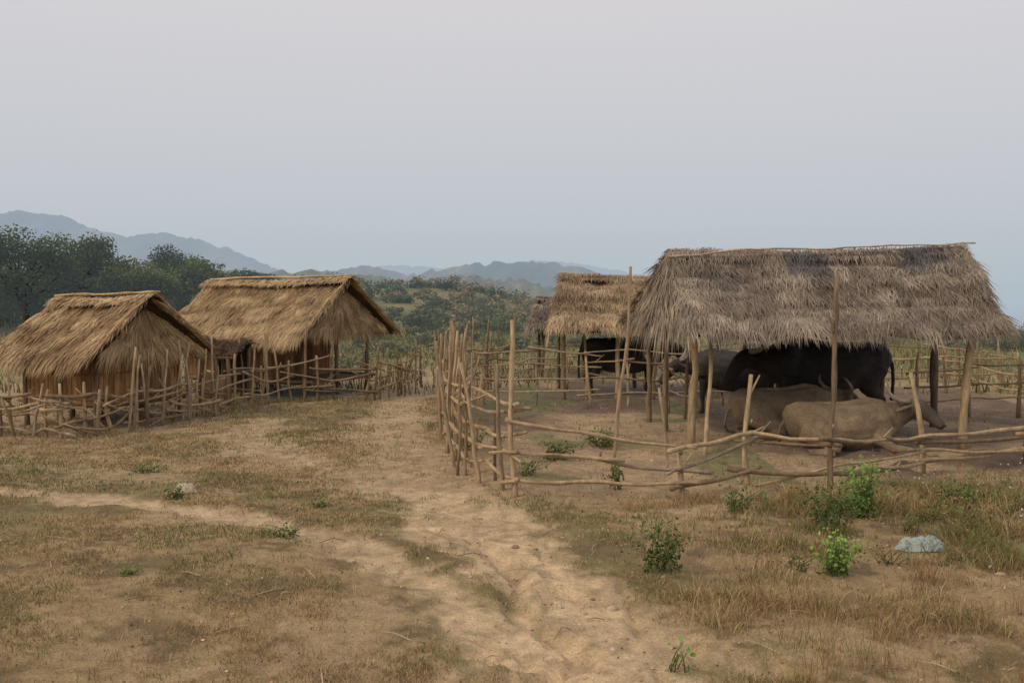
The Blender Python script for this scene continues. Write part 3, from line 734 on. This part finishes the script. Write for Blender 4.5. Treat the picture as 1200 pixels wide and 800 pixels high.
buffalo(4.30,15.4,math.radians(6),.82,(.23,.165,.105),True,math.radians(15),0,.0)
buffalo(5.10,16.6,math.radians(176),1.03,DARK,False,math.radians(12),math.radians(-14),-.05)
buffalo(2.55,21.8,math.radians(10),.93,DARK,False,math.radians(-20),math.radians(-15),-.05)
buffalo(4.0,18.3,math.radians(150),.85,(.045,.037,.03),False,math.radians(25),math.radians(-10),-.1)

# ------------------------------------------------------------ weeds, litter, stones
def weed(x, y, H, spread, stems, leafn, size, col, name='weed_plant'):
    sb = MB(); root = empty(name); z = hz(x, y)
    tips = []
    for i in range(stems):
        a = R.uniform(0, 6.28); s = R.uniform(.2, 1)*spread; h = H*R.uniform(.45, 1)
        p0 = np.array([x+R.normal(0, .03+spread*.15), y+R.normal(0, .03+spread*.15), z-.02]); p2 = np.array([x+math.cos(a)*s, y+math.sin(a)*s, z+h]); p1 = (p0+p2)/2+np.array([0, 0, h*.12])
        tube(sb, [p0, p1, p2], [.005, .004, .002], (.16,.16,.06), 5)
        for q in range(leafn):
            t = R.uniform(.2, 1.05); p = (1-t)**2*p0+2*t*(1-t)*p1+t*t*p2+R.normal(0, .03+.02*t, 3)*(size/.045)
            tips.append(p)
    sb.build('stems', M_grass, True, root)
    lb = MB(); T = np.array(tips); T[:, 2] = np.maximum(T[:, 2], z+.01)
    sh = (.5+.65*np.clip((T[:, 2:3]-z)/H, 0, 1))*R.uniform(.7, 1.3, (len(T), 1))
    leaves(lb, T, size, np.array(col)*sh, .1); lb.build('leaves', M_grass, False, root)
G1 = (.19,.31,.075); G2 = (.23,.36,.085); G3 = (.10,.15,.045); G4 = (.15,.21,.06)
weed(3.50,9.75,.56,.26,24,34,.042,G1); weed(2.55,7.75,.34,.20,20,30,.04,G2); weed(1.22,7.9,.44,.34,20,20,.04,G3)
weed(.98,5.85,.24,.09,5,6,.04,G1); weed(1.18,11.1,.45,.08,8,16,.045,G4); weed(2.95,9.2,.42,.34,22,24,.038,G3); weed(3.25,9.9,.35,.3,16,20,.038,G4)
weed(-3.62,10.6,.12,.14,14,14,.032,G3); weed(-2.1,8.9,.10,.24,16,14,.028,G4); weed(-2.0,10.3,.08,.14,10,12,.028,G4); weed(-4.6,12.4,.1,.3,14,12,.03,G4); weed(-3.0,7.6,.06,.2,10,10,.025,G4)
weed(4.2,9.3,.32,.3,16,18,.035,(.17,.19,.06)); weed(4.9,8.9,.3,.3,14,16,.035,(.17,.17,.065)); weed(4.6,10.2,.35,.35,18,18,.035,G3); weed(2.3,10.1,.24,.3,14,16,.035,G3); weed(-.6,14.0,.3,.25,16,14,.045,G4); weed(.6,13.2,.25,.35,18,16,.045,G3); weed(1.3,14.3,.28,.35,20,16,.05,G4); weed(.2,12.2,.2,.3,14,14,.035,G4)
for i in range(26):
    x = R.uniform(2.0, 6.0); y = R.uniform(6.6, 10.8)
    if x > y*.56: continue
    weed(x, y, R.uniform(.10,.26), R.uniform(.1,.28), R.randint(6,14), 10, .026, [(.20,.18,.07), (.26,.16,.075), (.14,.17,.055)][R.randint(3)])
mb = MB(); n = 90
x = R.uniform(4.2, 6.4, n); y = R.uniform(8.8, 12.0, n); P = np.stack([x, y, height(x, y)+R.uniform(.1, .3, n)], 1)
leaves(mb, P, .022, np.tile([.65,.62,.55], (n, 1))); leaves(mb, P+R.normal(0,.006,P.shape), .02, np.tile([.6,.57,.5], (n, 1)))
for p in P: tube(mb, [(p[0], p[1], p[2]), (p[0]+.01, p[1], p[2]-.28)], [.0015,.002], (.15,.14,.06), 3)
mb.build('wild_flowers', M_grass)
mb = MB(); n = 6000
x = R.uniform(-6, 6, n); y = 4.6+R.rand(n)**1.3*11; P = np.stack([x, y, height(x, y)+.008], 1)
c = np.array([[.22,.14,.08],[.40,.28,.16],[.16,.105,.07],[.54,.41,.26]])[R.randint(0,4,n)]
pm = masks(x, y)[0]; kk = R.rand(n) > pm*.8
leaves(mb, P[kk], .022, (c*R.uniform(.7,1.3,(n,1)))[kk])
for i in range(170):
    a = R.uniform(0, 3.14); L_ = R.uniform(.06, .35); xx = R.uniform(-5, 5); yy = 4.8+R.rand()*9; z = hz(xx, yy)+.012
    tube(mb, [(xx,yy,z),(xx+math.cos(a)*L_*.5,yy+math.sin(a)*L_*.5,z+.012),(xx+math.cos(a)*L_,yy+math.sin(a)*L_,hz(xx+math.cos(a)*L_,yy+math.sin(a)*L_)+.01)], [.004,.004,.002], [(.48,.36,.23),(.24,.17,.12)][i%2], 5)
mb.build('leaf_litter', M_grass)
bb_ = bmesh.new(); bmesh.ops.create_icosphere(bb_, subdivisions=2, radius=1)
ICO_V = np.array([v.co[:] for v in bb_.verts]); ICO_F = [[v.index for v in f.verts] for f in bb_.faces]; bb_.free()
def rocky(mb, x, y, s, col, flat=.6):
    o = R.uniform(0, 50); V = ICO_V*(.65+.7*fbm(ICO_V[:, 0]*1.3+o, ICO_V[:, 1]*1.3+ICO_V[:, 2]*1.7+o, 3, 3))[:, None]*np.array([s, s*R.uniform(.6, 1), s*flat])
    mb.add(V+np.array([x, y, hz(x, y)+s*.12]), ICO_F, np.array(col)*R.uniform(.8, 1.2))
mb = MB()
for i in range(480):
    if i % 2: x = R.uniform(-5, 5); y = 4.7+R.rand()**1.2*10
    else: y = R.uniform(4.7, 10); x = np.interp(y, [4.6,5.6,7.2,8.7,10.1], [.85,.62,.33,-.15,-.5])+R.normal(0, .45)
    rocky(mb, x, y, R.uniform(.005, .020)*(2.2 if R.rand() < .06 else 1), [(.48,.34,.21),(.34,.235,.15),(.52,.40,.27)][i%3])
mb.build('stones', M_stone)
def crumple(name, x, y, s, col, zs):
    n = 34; mb = MB(); U, W = np.meshgrid(np.linspace(-1, 1, n), np.linspace(-1, 1, n), indexing='ij'); u = U.ravel(); w = W.ravel()
    rr_ = np.sqrt(np.clip(1-w*w*.45, 0, 1)); r2 = np.sqrt(np.clip(1-u*u*.45, 0, 1))
    X = u*rr_*s*(1+1.1*(fbm(u*1.8, w*1.8, 5)-.5)); Y = w*r2*s*.55*(1+1.3*(fbm(w*1.8+9, u*1.8, 6)-.5))
    Z = zs*(.1+1.1*fbm(u*2.2+4, w*2.2, 7, 4)-.9*np.abs(fbm(u*4, w*3, 8, 3)-.5))*np.clip(1.0-u**4-w**4, .0, 1)+.008
    ii, jj = np.meshgrid(np.arange(n-1), np.arange(n-1), indexing='ij'); F = np.stack([ii*n+jj, (ii+1)*n+jj, (ii+1)*n+jj+1, ii*n+jj+1], -1).reshape(-1, 4)
    mb.add(np.stack([X+x, Y+y, Z+height(X+x, Y+y)], 1), F, col); mb.build(name, M_plastic, False)
crumple('plastic_bag', 3.52, 8.45, .22, (.46,.55,.51), .12)
crumple('paper_litter', -3.62, 10.95, .12, (.70,.60,.46), .12)

# ------------------------------------------------------------ light, sky, camera
sun_dir = Vector((-.62, -.42, .62)).normalized()
sl = bpy.data.lights.new('sun', 'SUN'); sl.energy = 1.35; sl.angle = math.radians(18); sl.color = (1, .84, .64)
so = bpy.data.objects.new('sun', sl); scene.collection.objects.link(so); so.rotation_euler = (-sun_dir).to_track_quat('-Z', 'Y').to_euler()
w = bpy.data.worlds.new('World'); scene.world = w; w.use_nodes = True
N = w.node_tree.nodes; L = w.node_tree.links
bg = N['Background']; bg.inputs['Strength'].default_value = 1.0
sky = N.new('ShaderNodeTexSky'); sky.sky_type = 'NISHITA'; sky.sun_disc = False
sky.sun_elevation = math.asin(sun_dir.z); sky.sun_rotation = math.atan2(sun_dir.x, sun_dir.y); sky.dust_density = 6
sc = N.new('ShaderNodeVectorMath'); sc.operation = 'SCALE'; sc.inputs['Scale'].default_value = .08; L.new(sky.outputs[0], sc.inputs[0])
tc = N.new('ShaderNodeTexCoord'); sp = N.new('ShaderNodeSeparateXYZ'); L.new(tc.outputs['Generated'], sp.inputs[0])
cr = N.new('ShaderNodeValToRGB'); e = cr.color_ramp.elements
e[0].position = 0; e[0].color = (.465, .54, .59, 1); e[1].position = 1; e[1].color = (.76, .72, .71, 1)
x = e.new(.10); x.color = (.57, .60, .645, 1); x = e.new(.28); x.color = (.69, .67, .69, 1)
L.new(sp.outputs['Z'], cr.inputs[0])
mx = N.new('ShaderNodeMix'); mx.data_type = 'RGBA'; mx.inputs[0].default_value = .94
L.new(sc.outputs[0], mx.inputs[6]); L.new(cr.outputs[0], mx.inputs[7]); L.new(mx.outputs[2], bg.inputs['Color'])
cam = bpy.data.cameras.new('camera'); cam.lens = 35; cam.sensor_width = 36; cam.clip_end = 20000; cam.clip_start = .05
co = bpy.data.objects.new('camera', cam); scene.collection.objects.link(co)
co.location = (0, 0, 2.2); co.rotation_euler = (math.radians(90-2.7), 0, 0)
scene.camera = co
